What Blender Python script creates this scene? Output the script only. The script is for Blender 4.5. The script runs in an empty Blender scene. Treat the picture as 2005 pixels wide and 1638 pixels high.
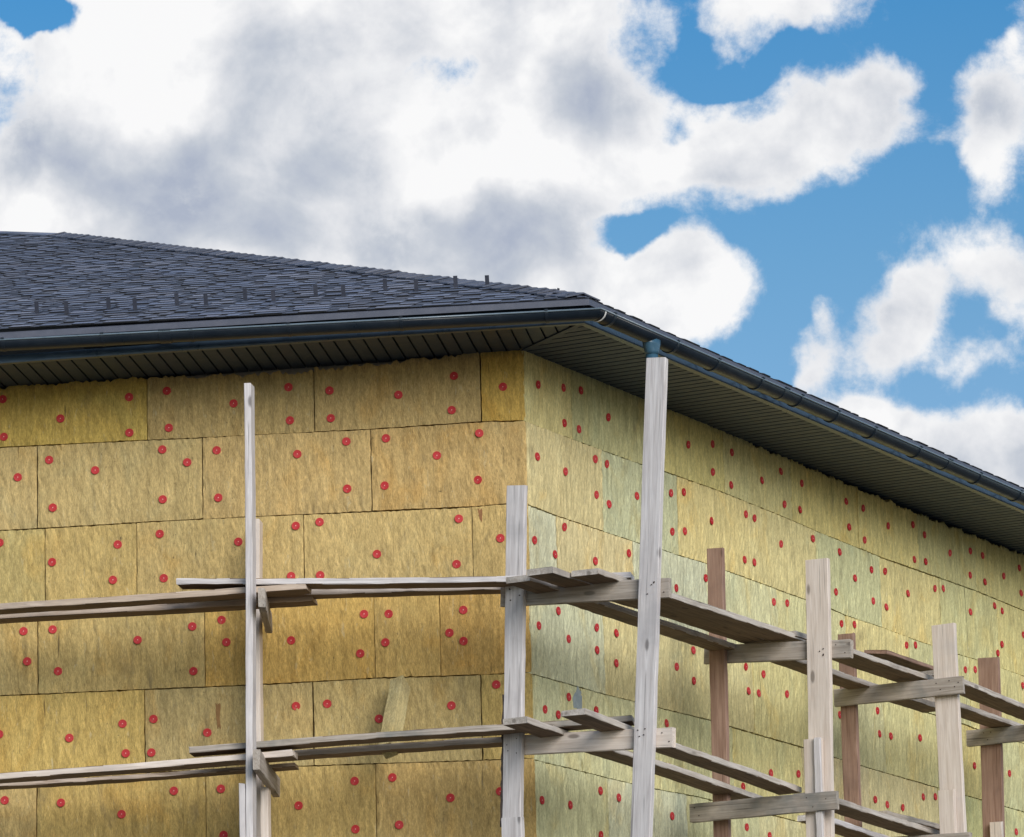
import bpy, bmesh, math, random
from mathutils import Vector, Matrix

# ---- survey of the house in metres: u runs along a wall from the corner, z is height, w the distance out from the wall
DISCS_LEFT = [[3.759,9.081],[3.752,8.806],[3.339,8.918],[2.841,9.05],[2.841,8.79],[2.567,9.081],[2.555,8.811],[2.087,8.965],[3.422,8.62],[3.089,8.528],[3.651,8.506],[2.602,8.654],[2.424,8.552],[2.211,8.629],[3.396,8.271],[2.603,8.293],[2.203,8.285],[2.93,7.983],[2.626,8.044],[2.063,7.96],[3.403,7.878],[2.966,7.729],[2.6,7.724],[3.783,8.036],[1.69,9.063],[1.395,9.023],[0.903,8.967],[0.504,9.084],[0.157,8.987],[1.683,8.821],[1.39,8.822],[0.525,8.837],[1.281,8.647],[0.997,8.655],[1.633,8.573],[0.637,8.513],[0.332,8.658],[1.28,8.305],[1.013,8.314],[0.35,8.323],[1.651,8.055],[1.482,8.076],[0.492,8.052],[0.201,7.898],[1.078,7.827],[0.516,7.729],[1.69,7.696],[1.484,7.694],[3.612,7.391],[3.402,7.394],[3.585,7.173],[3.365,7.094],[2.792,7.291],[2.401,7.371],[2.396,7.051],[2.192,7.408],[2.16,7.248],[2.905,6.7],[2.684,6.724],[2.302,6.611],[3.285,6.615],[2.883,6.489],[2.701,6.487],[3.788,6.663],[3.749,6.193],[3.347,6.159],[2.543,6.21],[2.209,6.21],[2.916,6.061],[2.194,5.885],[1.178,7.404],[1.003,7.396],[0.476,7.401],[1.699,7.24],[1.03,7.194],[0.577,7.243],[0.479,7.18],[1.21,7.125],[0.256,6.862],[1.671,6.772],[1.45,6.779],[1.086,6.657],[0.575,6.729],[1.265,6.226],[0.999,6.24],[0.595,6.081],[1.662,6.07],[1.265,5.889],[0.958,5.907],[0.247,6.112]]
DISCS_RIGHT = [[0.199,9.032],[0.597,9.085],[0.863,9.115],[0.595,8.825],[0.822,8.821],[1.294,8.995],[0.143,8.499],[1.046,8.639],[0.566,8.464],[1.239,8.636],[1.051,8.376],[1.253,8.341],[1.719,8.48],[2.288,8.597],[2.505,8.641],[2.29,8.304],[2.502,8.342],[2.615,9.025],[3.049,9.107],[3.034,8.887],[2.971,8.497],[3.385,9.101],[3.355,8.841],[3.918,8.973],[4.279,9.107],[4.319,8.849],[4.667,9.076],[4.611,8.855],[5.523,9.074],[5.559,8.868],[5.843,9.069],[5.847,8.806],[3.595,8.651],[3.748,8.644],[4.227,8.517],[4.831,8.656],[3.54,8.285],[3.718,8.293],[2.832,8.034],[2.321,7.881],[4.058,8.033],[5.343,8.629],[5.626,8.458],[5.242,8.288],[4.313,8.061],[6.344,9.004],[6.86,9.097],[7.106,9.051],[6.867,8.804],[7.105,8.823],[7.649,8.981],[8.103,9.07],[8.38,9.074],[8.072,8.856],[8.407,8.848],[8.848,8.966],[9.223,9.096],[9.233,8.873],[5.971,8.58],[6.262,8.612],[6.721,8.497],[7.302,8.625],[7.475,8.651],[5.98,8.323],[6.259,8.315],[8.053,8.535],[8.605,8.669],[8.777,8.649],[9.241,8.504],[8.731,8.349],[8.623,8.257],[5.341,8.045],[5.571,8.07],[6.62,8.047],[6.809,8.075],[0.08,7.888],[0.534,8.055],[0.389,7.835],[1.548,8.024],[1.004,7.882],[0.397,7.429],[0.097,7.281],[0.547,7.249],[0.987,7.393],[0.983,7.229],[1.303,7.398],[1.285,7.175],[2.581,7.449],[2.284,7.284],[2.572,7.217],[0.528,6.831],[0.165,6.697],[0.359,6.684],[0.947,6.789],[2.09,6.838],[0.08,6.049],[0.506,6.062],[0.981,6.215],[1.26,6.196],[2.123,6.155],[0.964,5.896],[2.105,6.512],[3.496,7.447],[3.794,7.429],[3.53,7.266],[3.704,7.27],[4.217,7.329],[3.887,6.675],[4.393,6.726],[3.381,6.514],[3.411,6.207],[3.819,6.184],[5.988,7.423],[6.014,7.238],[6.23,7.246],[5.862,6.686],[6.107,6.672],[6.415,6.68],[5.238,7.296],[7.863,8.009],[8.082,8.04],[9.147,8.043],[6.835,7.304],[7.983,7.206],[8.757,7.228],[6.856,6.817],[7.106,6.846],[8.85,6.734]]
SEAMS_RIGHT = [[[-0.029,8.729],[1.171,8.73],[1.783,8.736],[2.157,8.747],[3.22,8.759],[4.463,8.746],[4.935,8.732],[6.179,8.719],[6.958,8.728],[8.224,8.74],[9.286,8.726]],[[-0.032,8.131],[0.447,8.121],[1.165,8.126],[1.692,8.13],[2.054,8.142],[2.405,8.143],[2.861,8.155],[3.8,8.148],[4.609,8.143],[5.212,8.137],[5.479,8.126],[6.19,8.131],[6.733,8.123],[7.749,8.125],[8.152,8.137]],[[1.118,7.519],[3.99,7.558],[4.612,7.545],[6.169,7.53],[6.721,7.533],[7.148,7.536],[7.78,7.537],[8.057,7.532]],[[-0.06,6.926],[1.104,6.926],[1.511,6.933],[2.385,6.946],[2.811,6.953],[3.155,6.949],[4.509,6.947],[5.581,6.935],[6.24,6.932],[7.154,6.93]],[[-0.048,6.322],[0.466,6.324],[1.121,6.322],[1.816,6.326],[2.607,6.35]]]
SEAMS_LEFT = [[[0.014,8.735],[0.318,8.743],[1.102,8.728],[1.208,8.727],[1.933,8.729],[2.308,8.729],[2.721,8.731]],[[0.177,8.141],[0.391,8.133],[1.113,8.135],[1.941,8.138],[2.318,8.137],[2.792,8.134],[3.263,8.127],[3.781,8.126]],[[-0.1,7.536],[4,7.536]],[[0.207,6.939],[0.358,6.939],[1.11,6.947],[2.041,6.937],[2.736,6.938],[3.783,6.937]],[[0.526,6.335],[1.118,6.342],[1.658,6.347]]]
TOP_LEFT = [[-0.012,9.246],[0.301,9.244],[0.976,9.198],[1.489,9.18],[1.78,9.165],[2.713,9.184],[3.779,9.171]]
TOP_RIGHT = [[0.025,9.252],[0.42,9.266],[1.866,9.26],[2.288,9.254],[5.03,9.227],[6.968,9.208],[9.138,9.226]]
JOINTS_LEFT = [[2.711,1.509,0.316],[3.51,2.315,1.108],[3.456,2.794,1.598,0.398],[3.51,2.314,1.106,0.644],[2.748,1.551,0.365],[3.521,2.318,1.117]]
JOINTS_RIGHT = [[0.728,2.021,3.248,4.484,5.756,6.976,8.231],[1.168,2.41,3.641,4.899,6.162,7.415,8.671],[0.437,1.629,2.861,4.135,5.44,6.69,7.959],[1.114,2.397,3.63,4.863,6.14,7.247,8.467],[0.719,1.981,3.229,4.492,5.775,7.18,8.599],[1.112,2.388,3.65,4.927,6.224,7.547]]
SNOW_GUARDS = [[4.068,0.956],[3.827,0.834],[3.547,0.979],[3.32,0.792],[3.056,1.018],[2.817,0.858],[2.57,1.095],[2.335,0.9],[2.061,1.123],[1.844,1.01],[1.576,1.277],[1.329,1.107],[1.058,1.225],[0.819,1.134]]
ROOF = {'overhang':0.79,'eave_z':9.4,'pitch':19.371,'apex':[5.402,8.408],'back':[6.061,9.031]}
BRACKETS_RIGHT = [-0.426,0.56,1.236,1.974,2.668,3.327,4.025,4.899,6.13,6.992]
JOINTS_GUTTER_RIGHT = [2.396,5.496]
BRACKETS_LEFT = [3.55,2.845,2.215,1.533,0.748,-0.263]
CLIP_LEFT = 2.402
MEMBERS = {'Bo':[[0.404,31.334,0.0],[0.987,31.025,8.841]],'Bi':[[-0.08,31.589,5.75],[0.014,31.539,8.093]],'Ci':[[1.364,33.956,0.0],[1.456,33.907,8.072]],'Co':[[2.027,33.605,0.0],[2.173,33.528,7.897]],'Di':[[2.547,35.988,-0.0],[2.536,35.994,7.771]],'Do':[[3.283,35.6,0.0],[3.264,35.61,7.757]],'Ei':[[3.709,38.556,0.0],[3.886,38.462,7.962]],'BU':[[-0.108,31.661,7.408],[1.022,31.063,7.335]],'BL':[[-0.119,31.667,6.387],[1.014,31.068,6.325]],'CU':[[1.365,34.012,7.367],[2.397,33.466,7.294]],'CL':[[1.218,33.914,6.191],[2.243,33.372,6.186]],'DU':[[2.431,35.993,7.337],[3.381,35.491,7.338]],'DL':[[2.413,35.941,6.157],[3.376,35.431,6.128]],'EU':[[3.684,38.513,7.365],[4.136,38.274,7.37]],'Cs':[[2.068,33.521,5.873],[2.092,33.509,6.586]],'Ds':[[3.217,35.572,6.108],[3.222,35.569,6.474]],'Es':[[3.871,38.408,6.457],[3.873,38.407,6.587]],'Bs':[[-0.084,31.529,5.671],[-0.078,31.526,5.806]],'Ao':[[-1.882,31.464,0.0],[-1.806,31.455,8.839]],'Ai':[[-1.872,32.318,0.0],[-1.809,32.311,8.055]],'AU':[[-1.746,31.348,7.393],[-1.76,32.456,7.404]],'AL':[[-1.792,31.303,6.303],[-1.726,32.453,6.271]],'As1':[[-1.887,31.475,5.711],[-1.881,31.474,6.077]],'As2':[[-1.76,32.004,5.776],[-1.763,32.004,6.124]]}
PLANKS = {'a1':[[-3.76,31.824,7.371],[-1.431,31.564,7.41]],'a2':[[-3.801,32.171,7.358],[-1.405,31.904,7.399]],'b1':[[-2.322,31.664,7.484],[0.779,31.318,7.388]],'b2':[[-2.223,31.935,7.449],[0.784,31.599,7.387]],'c1':[[-3.76,31.825,6.185],[-1.542,31.577,6.274]],'c2':[[-3.808,32.232,6.202],[-1.546,31.98,6.252]],'d1':[[-2.246,31.655,6.328],[0.756,31.32,6.412]],'d2':[[-2.165,31.928,6.292],[0.76,31.602,6.365]],'p2':[[0.556,30.955,7.358],[2.101,33.879,7.344]],'p1':[[0.249,30.846,7.354],[2.131,34.406,7.365]],'p0':[[0.101,31.078,7.344],[1.749,34.197,7.305]],'q2':[[0.433,30.723,6.373],[2.012,33.709,6.22]],'q1':[[0.052,30.986,6.365],[1.788,34.272,6.24]],'e1':[[2.025,33.692,7.367],[3.304,36.111,7.366]],'e2':[[2.011,34.522,7.337],[3.387,37.125,7.318]],'e3':[[2.832,35.776,7.566],[3.313,36.684,7.56]],'f1':[[3.284,36.074,7.44],[4.452,38.283,7.37]],'f2':[[3.387,37.082,7.397],[4.562,39.305,7.35]],'g1':[[2.159,33.903,6.217],[3.328,36.114,6.144]],'g2':[[2.232,34.854,6.182],[3.314,36.901,6.108]],'g3':[[2.782,35.66,6.302],[3.396,36.821,6.297]]}
OFFCUT = [[-0.905,31.888,6.335],[-0.824,32.362,6.869]]
SMEARS = [[[0.682,6.922],[0.757,6.87],[0.751,6.774],[0.617,6.768],[0.59,6.833]],[[2.238,6.811],[2.206,6.817],[2.211,6.644],[2.233,6.645]],[[0.359,8.117],[0.319,8.107],[0.328,8.027],[0.349,8.058]]]
CLOUD_BLOBS = [[-0.0793,0.2868,0.0358,0.018,1],[-0.0733,0.3063,0.0564,0.0127,1],[-0.0087,0.3045,0.0456,0.0106,1],[-0.053,0.268,0.0456,0.0233,1],[-0.0983,0.2609,0.0239,0.019,1],[-0.0146,0.2861,0.0326,0.0233,1],[-0.0208,0.2581,0.0369,0.0201,1],[-0.0429,0.2438,0.0782,0.0127,1],[-0.0912,0.2484,0.0326,0.0127,1],[0.0179,0.2894,0.0195,0.0159,0.9],[0.0142,0.2698,0.0228,0.0169,1],[0.005,0.2491,0.0163,0.0116,0.9],[0.05,0.2727,0.025,0.0122,1],[0.0716,0.276,0.0152,0.0116,0.95],[0.0389,0.2643,0.0261,0.0106,0.9],[0.0602,0.2971,0.0239,0.0101,1.1],[0.0808,0.2797,0.0065,0.0069,0.6],[0.0329,0.2409,0.0206,0.0111,1],[0.0436,0.2353,0.0103,0.0106,0.8],[0.0221,0.2423,0.0119,0.0063,0.8],[0.1063,0.2712,0.0125,0.0132,0.95],[0.1029,0.2589,0.0065,0.0079,0.65],[0.0876,0.269,0.013,0.0042,0.36],[0.0869,0.2398,0.0087,0.0074,0.72],[0.0802,0.2317,0.0092,0.0063,0.62],[0.1045,0.239,0.0103,0.009,0.8],[-0.0478,0.2959,0.0239,0.0095,0.8],[0.0973,0.2267,0.0098,0.0037,0.6],[0.064,0.2271,0.0043,0.0063,0.62],[0.062,0.2341,0.0038,0.0032,0.5],[0.0926,0.209,0.0293,0.0101,1.1],[0.0744,0.2119,0.0119,0.0063,0.9],[0.1063,0.2031,0.0174,0.0095,1],[0.1082,0.2855,0.0038,0.0037,0.5],[-0.0981,0.2985,0.0067,0.0034,-2.0],[0.0481,0.2853,0.0103,0.0028,-0.8],[0.0327,0.2744,0.0065,0.0048,-0.6],[0.0202,0.2518,0.013,0.0032,-0.75],[0.0396,0.2928,0.003,0.0074,-0.5],[0.0622,0.2878,0.0065,0.0026,-0.5]]
CLOUD_SHADE = [[-0.0916,0.2713,0.013,0.0079,0.55],[-0.0473,0.2773,0.0152,0.0085,0.6],[-0.0318,0.2926,0.0358,0.0127,0.46],[-0.0607,0.2623,0.0347,0.0095,0.46],[-0.0265,0.2508,0.0293,0.0074,0.55],[-0.0046,0.2567,0.0152,0.0048,0.42],[-0.1051,0.2826,0.0049,0.0042,0.6],[0.0177,0.2811,0.0114,0.009,0.62],[0.0007,0.2539,0.0098,0.0048,0.35],[0.0338,0.2335,0.0185,0.0058,0.3],[0.0913,0.2033,0.0217,0.0053,0.4],[0.059,0.289,0.0185,0.003,0.22],[0.0442,0.2599,0.025,0.0037,0.25],[-0.0712,0.2712,0.013,0.0053,0.2],[-0.076,0.2888,0.0217,0.0116,-0.35],[-0.0666,0.28,0.0195,0.0058,-0.3],[-0.0257,0.279,0.0163,0.0048,-0.2],[-0.012,0.2642,0.0217,0.0053,-0.4],[-0.1047,0.2619,0.0065,0.0063,-0.4],[-0.0028,0.2848,0.0119,0.0095,-0.25],[0.0532,0.2747,0.0282,0.0095,-0.2]]
SUN_E, SKY_S, EXPOSURE = 2.05, .10, 0.48
DIM = 2 ** -EXPOSURE

# ------------------------------------------------------------------ frame of reference
CAM_Z = 1.6
CORNER = (0.0979, 32.4)                       # insulated wall corner in plan
TR, TL = math.radians(27.86), math.radians(83.63)
DR = Vector((math.sin(TR), math.cos(TR), 0)); DL = Vector((-math.sin(TL), math.cos(TL), 0))
NR = Vector((math.cos(TR), -math.sin(TR), 0)); NL = Vector((-math.cos(TL), -math.sin(TL), 0))
HALF = math.acos(max(-1, min(1, (DL + DR).normalized().dot(DL))))
COT = 1 / math.tan(HALF)
UP = Vector((0, 0, 1))
SIDES = {'L': (DL, NL), 'R': (DR, NR)}

def P(side, u, w, z):
    d, n = SIDES[side]
    return Vector((CORNER[0], CORNER[1], 0)) + u * d + w * n + Vector((0, 0, z))

rng = random.Random(7)
col = bpy.context.scene.collection

def lerp_curve(c, x):
    if x <= c[0][0]: return c[0][1]
    for (x0, y0), (x1, y1) in zip(c, c[1:]):
        if x <= x1: return y0 + (y1 - y0) * (x - x0) / max(1e-6, x1 - x0)
    return c[-1][1]

# ------------------------------------------------------------------ materials
def new_mat(name):
    m = bpy.data.materials.new(name); m.use_nodes = True
    nt = m.node_tree; b = nt.nodes['Principled BSDF']
    return m, nt, b
def N(nt, t, **kw):
    n = nt.nodes.new(t)
    for k, v in kw.items():
        if k.startswith('i_'):
            key = k[2:]
            n.inputs[int(key) if key.isdigit() else key].default_value = v
        else: setattr(n, k, v)
    return n
def link(nt, a, b): nt.links.new(a, b)
def ramp(nt, stops, interp='LINEAR'):
    r = nt.nodes.new('ShaderNodeValToRGB'); e = r.color_ramp; e.interpolation = interp
    while len(e.elements) < len(stops): e.elements.new(0.5)
    for el, (p, c) in zip(e.elements, stops):
        el.position = p; el.color = (*c, 1) if len(c) == 3 else c
    return r
def mixc(nt, a, b, fac, mode='MIX'):
    m = nt.nodes.new('ShaderNodeMix'); m.data_type = 'RGBA'; m.blend_type = mode
    for sock, v in ((m.inputs[0], fac), (m.inputs[6], a), (m.inputs[7], b)):
        if hasattr(v, 'is_linked'): nt.links.new(v, sock)
        else: sock.default_value = v if not isinstance(v, tuple) or len(v) == 4 else (*v, 1)
    return m.outputs[2]
def maprange(nt, v, a, b, c=0.0, d=1.0, smooth=False):
    m = nt.nodes.new('ShaderNodeMapRange'); m.interpolation_type = 'SMOOTHSTEP' if smooth else 'LINEAR'
    nt.links.new(v, m.inputs[0])
    for i, x in zip((1, 2, 3, 4), (a, b, c, d)): m.inputs[i].default_value = x
    return m.outputs[0]
def math2(nt, op, a, b=0.0):
    m = nt.nodes.new('ShaderNodeMath'); m.operation = op
    for s, v in ((m.inputs[0], a), (m.inputs[1], b)):
        if hasattr(v, 'is_linked'): nt.links.new(v, s)
        else: s.default_value = v
    return m.outputs[0]
def coords(nt, scale=(1, 1, 1), seed_by_object=True):
    """object space coordinates, shifted per object so no two pieces carry the same grain"""
    tc = N(nt, 'ShaderNodeTexCoord'); mp = N(nt, 'ShaderNodeMapping'); mp.inputs['Scale'].default_value = scale
    src = tc.outputs['Object']
    if seed_by_object:
        oi = N(nt, 'ShaderNodeObjectInfo'); sc = math2(nt, 'MULTIPLY', oi.outputs['Random'], 57.0)
        va = N(nt, 'ShaderNodeVectorMath', operation='ADD'); link(nt, src, va.inputs[0]); link(nt, sc, va.inputs[1]); src = va.outputs[0]
    link(nt, src, mp.inputs['Vector'])
    return mp.outputs[0]
def noise(nt, vec, scale=1.0, detail=4.0, rough=0.55, dist=0.0):
    n = N(nt, 'ShaderNodeTexNoise'); n.inputs['Scale'].default_value = scale
    n.inputs['Detail'].default_value = detail; n.inputs['Roughness'].default_value = rough; n.inputs['Distortion'].default_value = dist
    link(nt, vec, n.inputs['Vector']); return n.outputs['Fac']
def bump(nt, h, strength, dist, b):
    bp = N(nt, 'ShaderNodeBump'); bp.inputs['Strength'].default_value = strength; bp.inputs['Distance'].default_value = dist
    link(nt, h, bp.inputs['Height']); link(nt, bp.outputs[0], b.inputs['Normal'])

def make_wood(name, light, dark, stain, stain_amt, knots=0.5):
    m, nt, b = new_mat(name)
    v = coords(nt, (1, 1, 1))
    mp = N(nt, 'ShaderNodeMapping'); mp.inputs['Scale'].default_value = (1.3, 28, 28); link(nt, v, mp.inputs['Vector'])
    grain = noise(nt, mp.outputs[0], 1.6, 6, 0.62, 0.9)
    mp2 = N(nt, 'ShaderNodeMapping'); mp2.inputs['Scale'].default_value = (4, 120, 120); link(nt, v, mp2.inputs['Vector'])
    fibre = noise(nt, mp2.outputs[0], 1.0, 3, 0.6)
    g = math2(nt, 'ADD', math2(nt, 'MULTIPLY', grain, 0.72), math2(nt, 'MULTIPLY', fibre, 0.28))
    c = mixc(nt, light, dark, maprange(nt, g, 0.38, 0.64))
    blot = noise(nt, v, 2.6, 4, 0.6)
    c = mixc(nt, c, stain, math2(nt, 'MULTIPLY', maprange(nt, blot, 0.48, 0.72, smooth=True), stain_amt))
    # knots: small dark ovals scattered along the board
    mp3 = N(nt, 'ShaderNodeMapping'); mp3.inputs['Scale'].default_value = (3.2, 9, 9); link(nt, v, mp3.inputs['Vector'])
    vo = N(nt, 'ShaderNodeTexVoronoi'); vo.inputs['Scale'].default_value = 1.0; link(nt, mp3.outputs[0], vo.inputs['Vector'])
    k = maprange(nt, vo.outputs['Distance'], 0.10, 0.19, 1.0, 0.0, True)
    pick = math2(nt, 'GREATER_THAN', N_sep(nt, vo.outputs['Color'])[0], 0.58)
    c = mixc(nt, c, tuple(x * 0.42 for x in dark), math2(nt, 'MULTIPLY', math2(nt, 'MULTIPLY', k, pick), knots))
    # fine dark drying cracks
    mp4 = N(nt, 'ShaderNodeMapping'); mp4.inputs['Scale'].default_value = (1.1, 60, 60); link(nt, v, mp4.inputs['Vector'])
    cr = noise(nt, mp4.outputs[0], 1.0, 2, 0.5, 0.3)
    c = mixc(nt, c, tuple(x * 0.35 for x in dark), math2(nt, 'MULTIPLY', maprange(nt, cr, 0.66, 0.74), 0.75))
    link(nt, c, b.inputs['Base Color']); b.inputs['Roughness'].default_value = 0.85
    b.inputs['Specular IOR Level'].default_value = 0.25
    bump(nt, g, 0.45, 0.006, b)
    return m
def N_sep(nt, colr):
    s = N(nt, 'ShaderNodeSeparateColor'); link(nt, colr, s.inputs[0]); return s.outputs

M = {}
M['wood_white'] = make_wood('weathered_white_wood', (.70, .665, .655), (.47, .43, .42), (.37, .355, .365), .5, .9)
M['wood_pink'] = make_wood('fresh_pinkish_wood', (.76, .67, .595), (.57, .475, .40), (.50, .455, .43), .5, .9)
M['wood_brown'] = make_wood('reddish_brown_wood', (.37, .245, .19), (.22, .13, .095), (.17, .11, .09), .55, .9)
M['wood_grey'] = make_wood('grey_stained_wood', (.47, .415, .36), (.28, .235, .195), (.15, .16, .155), .7, .7)
M['bark'] = make_wood('dark_bark', (.13, .10, .085), (.05, .04, .035), (.03, .028, .025), .6, .2)
M['wood_plank'] = make_wood('used_plank_wood', (.60, .49, .395), (.38, .285, .21), (.31, .265, .235), .55, .8)
M['wood_dark'] = make_wood('weathered_plank_wood', (.58, .53, .48), (.37, .315, .265), (.17, .15, .135), .55, .7)

def make_insulation(lengthwise=False):
    m, nt, b = new_mat('mineral_wool')
    oi = N(nt, 'ShaderNodeObjectInfo')
    v = coords(nt, (1, 1, 1))
    def mapped(s):
        if lengthwise: s = (s[2], s[1], s[0])
        mp = N(nt, 'ShaderNodeMapping'); mp.inputs['Scale'].default_value = s; link(nt, v, mp.inputs['Vector']); return mp.outputs[0]
    streak = noise(nt, mapped((26, 26, 3.2)), 1.0, 5, 0.65, 0.6)
    fine = noise(nt, mapped((150, 150, 42)), 1.0, 4, 0.7)
    blot = noise(nt, mapped((2.4, 2.4, 1.6)), 1.0, 4, 0.6, 0.8)
    c = oi.outputs['Color']
    # warmer rusty and paler greenish drifts over the base tone of each board
    warm = mixc(nt, c, (1.06, .90, .66), 1.0, 'MULTIPLY')
    cool = mixc(nt, c, (.92, 1.0, 1.10), 1.0, 'MULTIPLY')
    c = mixc(nt, c, warm, maprange(nt, blot, .52, .72, 0, .55, True))
    c = mixc(nt, c, cool, maprange(nt, blot, .46, .28, 0, .55, True))
    s = maprange(nt, streak, .30, .70, .80, 1.20)
    f = maprange(nt, fine, .28, .72, .68, 1.32)
    mott = noise(nt, mapped((22, 22, 7)), 1.0, 5, 0.68, 1.0)
    sf = math2(nt, 'MULTIPLY', math2(nt, 'MULTIPLY', s, f), maprange(nt, mott, .3, .7, .81, 1.19))
    cs = N(nt, 'ShaderNodeCombineColor'); [link(nt, sf, cs.inputs[i]) for i in range(3)]
    c = mixc(nt, c, cs.outputs[0], 1.0, 'MULTIPLY')
    # pale torn fibres
    pale = noise(nt, mapped((38, 38, 9)), 1.0, 3, 0.6, 1.2)
    c = mixc(nt, c, (.62, .58, .42), maprange(nt, pale, .62, .80, 0, .45))
    # black binder specks and thin vertical cracks
    speck = noise(nt, mapped((70, 70, 30)), 1.0, 3, 0.65)
    gate = noise(nt, mapped((5, 5, 3)), 1.0, 3, 0.6)
    sp = math2(nt, 'MULTIPLY', maprange(nt, speck, .63, .73), maprange(nt, gate, .46, .62))
    c = mixc(nt, c, (.05, .045, .03), math2(nt, 'MULTIPLY', sp, .8))
    crack = noise(nt, mapped((34, 34, 1.7)), 1.0, 3, 0.55, 0.5)
    c = mixc(nt, c, (.07, .055, .03), math2(nt, 'MULTIPLY', maprange(nt, crack, .68, .76), .75))
    stain = noise(nt, mapped((7, 7, 2.2)), 1.0, 5, 0.65, .5)
    c = mixc(nt, c, (.13, .11, .075), maprange(nt, stain, .60, .80, 0, .60))
    link(nt, c, b.inputs['Base Color']); b.inputs['Roughness'].default_value = 0.95
    b.inputs['Specular IOR Level'].default_value = 0.1
    h = math2(nt, 'ADD', math2(nt, 'MULTIPLY', streak, .6), math2(nt, 'MULTIPLY', fine, .5))
    bump(nt, h, 0.65, 0.012, b)
    return m
M['wool'] = make_insulation(); M['wool_strip'] = make_insulation(True)

def make_metal(name, colr, rough, spec=0.5, dirt=0.25):
    m, nt, b = new_mat(name)
    v = coords(nt, (1, 1, 1))
    n1 = noise(nt, v, 9, 5, .65); n2 = noise(nt, v, 60, 3, .6)
    c = mixc(nt, colr, tuple(min(1, x * 1.9 + .01) for x in colr), maprange(nt, n1, .45, .75, 0, dirt))
    link(nt, c, b.inputs['Base Color'])
    link(nt, maprange(nt, n1, .3, .7, rough - .06, rough + .10), b.inputs['Roughness'])
    b.inputs['Specular IOR Level'].default_value = spec
    bump(nt, n2, .05, .002, b)
    return m
M['gutter'] = make_metal('anthracite_coated_steel', (.009, .015, .024), .33, .45)
M['trim'] = make_metal('anthracite_trim_sheet', (.036, .064, .096), .30, .7)
M['pipe'] = make_metal('blue_coated_pipe', (.035, .095, .150), .34, .6)
M['bead'] = make_metal('highlight_gutter_bead', (.13, .175, .215), .28, .8)  # paler than the gutter: the lip's highlight is put into the colour
M['flashing'] = make_metal('dark_drip_flashing', (.072, .078, .105), .42, .55)
M['soffit'] = make_metal('ribbed_soffit_sheet', (.035, .054, .086), .46, .3)
M['white'] = make_metal('white_sealant', (.75, .75, .74), .5, .4)
M['guard'] = make_metal('coated_guard_steel', (.034, .038, .055), .45, .5)
def make_red():
    m, nt, b = new_mat('red_plastic'); g_ = N(nt, 'ShaderNodeNewGeometry')
    v = coords(nt, (1, 1, 1), False); d_ = noise(nt, v, 55, 4, .65)
    c = mixc(nt, (.46, .016, .022), (.55, .048, .052), g_.outputs['Random Per Island'])
    c = mixc(nt, c, (.50, .22, .15), maprange(nt, d_, .54, .78, 0, .45))
    link(nt, c, b.inputs['Base Color']); b.inputs['Roughness'].default_value = .6; b.inputs['Specular IOR Level'].default_value = .3
    return m
M['red'] = make_red()
M['pin'] = make_metal('pale_pin_head', (.70, .42, .38), .5, .4)
M['block'] = make_metal('grey_masonry', (.33, .31, .28), .9, .2)
M['nail'] = make_metal('rusty_nail', (.05, .035, .03), .7, .3)

def make_shingle():
    m, nt, b = new_mat('slate_blue_shingle')
    at = N(nt, 'ShaderNodeAttribute'); at.attribute_name = 'tone'
    v = coords(nt, (1, 1, 1), False)
    gr = noise(nt, v, 260, 3, .7); bl = noise(nt, v, 1.3, 4, .6)
    c = mixc(nt, at.outputs['Color'], (1.6, 1.55, 1.5), maprange(nt, gr, .35, .7, 0, .5), 'MULTIPLY')
    c = mixc(nt, c, (.72, .74, .80), maprange(nt, bl, .4, .68, 0, .6), 'MULTIPLY')
    link(nt, c, b.inputs['Base Color']); b.inputs['Roughness'].default_value = .72
    b.inputs['Specular IOR Level'].default_value = .4
    bump(nt, gr, .5, .003, b)
    return m
M['shingle'] = make_shingle()

def make_ground():
    m, nt, b = new_mat('trodden_earth')
    v = coords(nt, (1, 1, 1), False)
    n1 = noise(nt, v, .35, 6, .6); n2 = noise(nt, v, 14, 5, .7)
    c = mixc(nt, (.115, .098, .075), (.055, .065, .03), maprange(nt, n1, .45, .62, smooth=True))
    c = mixc(nt, c, (.20, .17, .14), maprange(nt, n2, .5, .75, 0, .6))
    link(nt, c, b.inputs['Base Color']); b.inputs['Roughness'].default_value = .95
    bump(nt, n2, .6, .03, b)
    return m
M['ground'] = make_ground()

# ------------------------------------------------------------------ object helpers
def link_obj(name, me, mat, parent=None, matrix=None):
    o = bpy.data.objects.new(name, me); col.objects.link(o)
    for x in (mat if isinstance(mat, (list, tuple)) else [mat]): me.materials.append(x)
    if matrix is not None: o.matrix_world = matrix
    if parent is not None: set_parent(o, parent)
    return o
def base_of(o):
    m = o.matrix_basis
    if o.parent: m = base_of(o.parent) @ o.matrix_parent_inverse @ m
    return m
def set_parent(o, parent):
    o.parent = parent; o.matrix_parent_inverse = base_of(parent).inverted()
def mesh(name, verts, faces, smooth=False):
    me = bpy.data.meshes.new(name); me.from_pydata([tuple(v) for v in verts], [], faces); me.update()
    bm = bmesh.new(); bm.from_mesh(me); bmesh.ops.recalc_face_normals(bm, faces=bm.faces); bm.to_mesh(me); bm.free()
    if smooth:
        for p in me.polygons: p.use_smooth = True
    return me
def empty(name, loc):
    o = bpy.data.objects.new(name, None); col.objects.link(o); o.location = loc; o.empty_display_size = .3
    return o
def tag(o, label=None, cat=None, group=None, kind=None):
    for k, v in (('label', label), ('category', cat), ('group', group), ('kind', kind)):
        if v: o[k] = v
    return o
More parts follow.
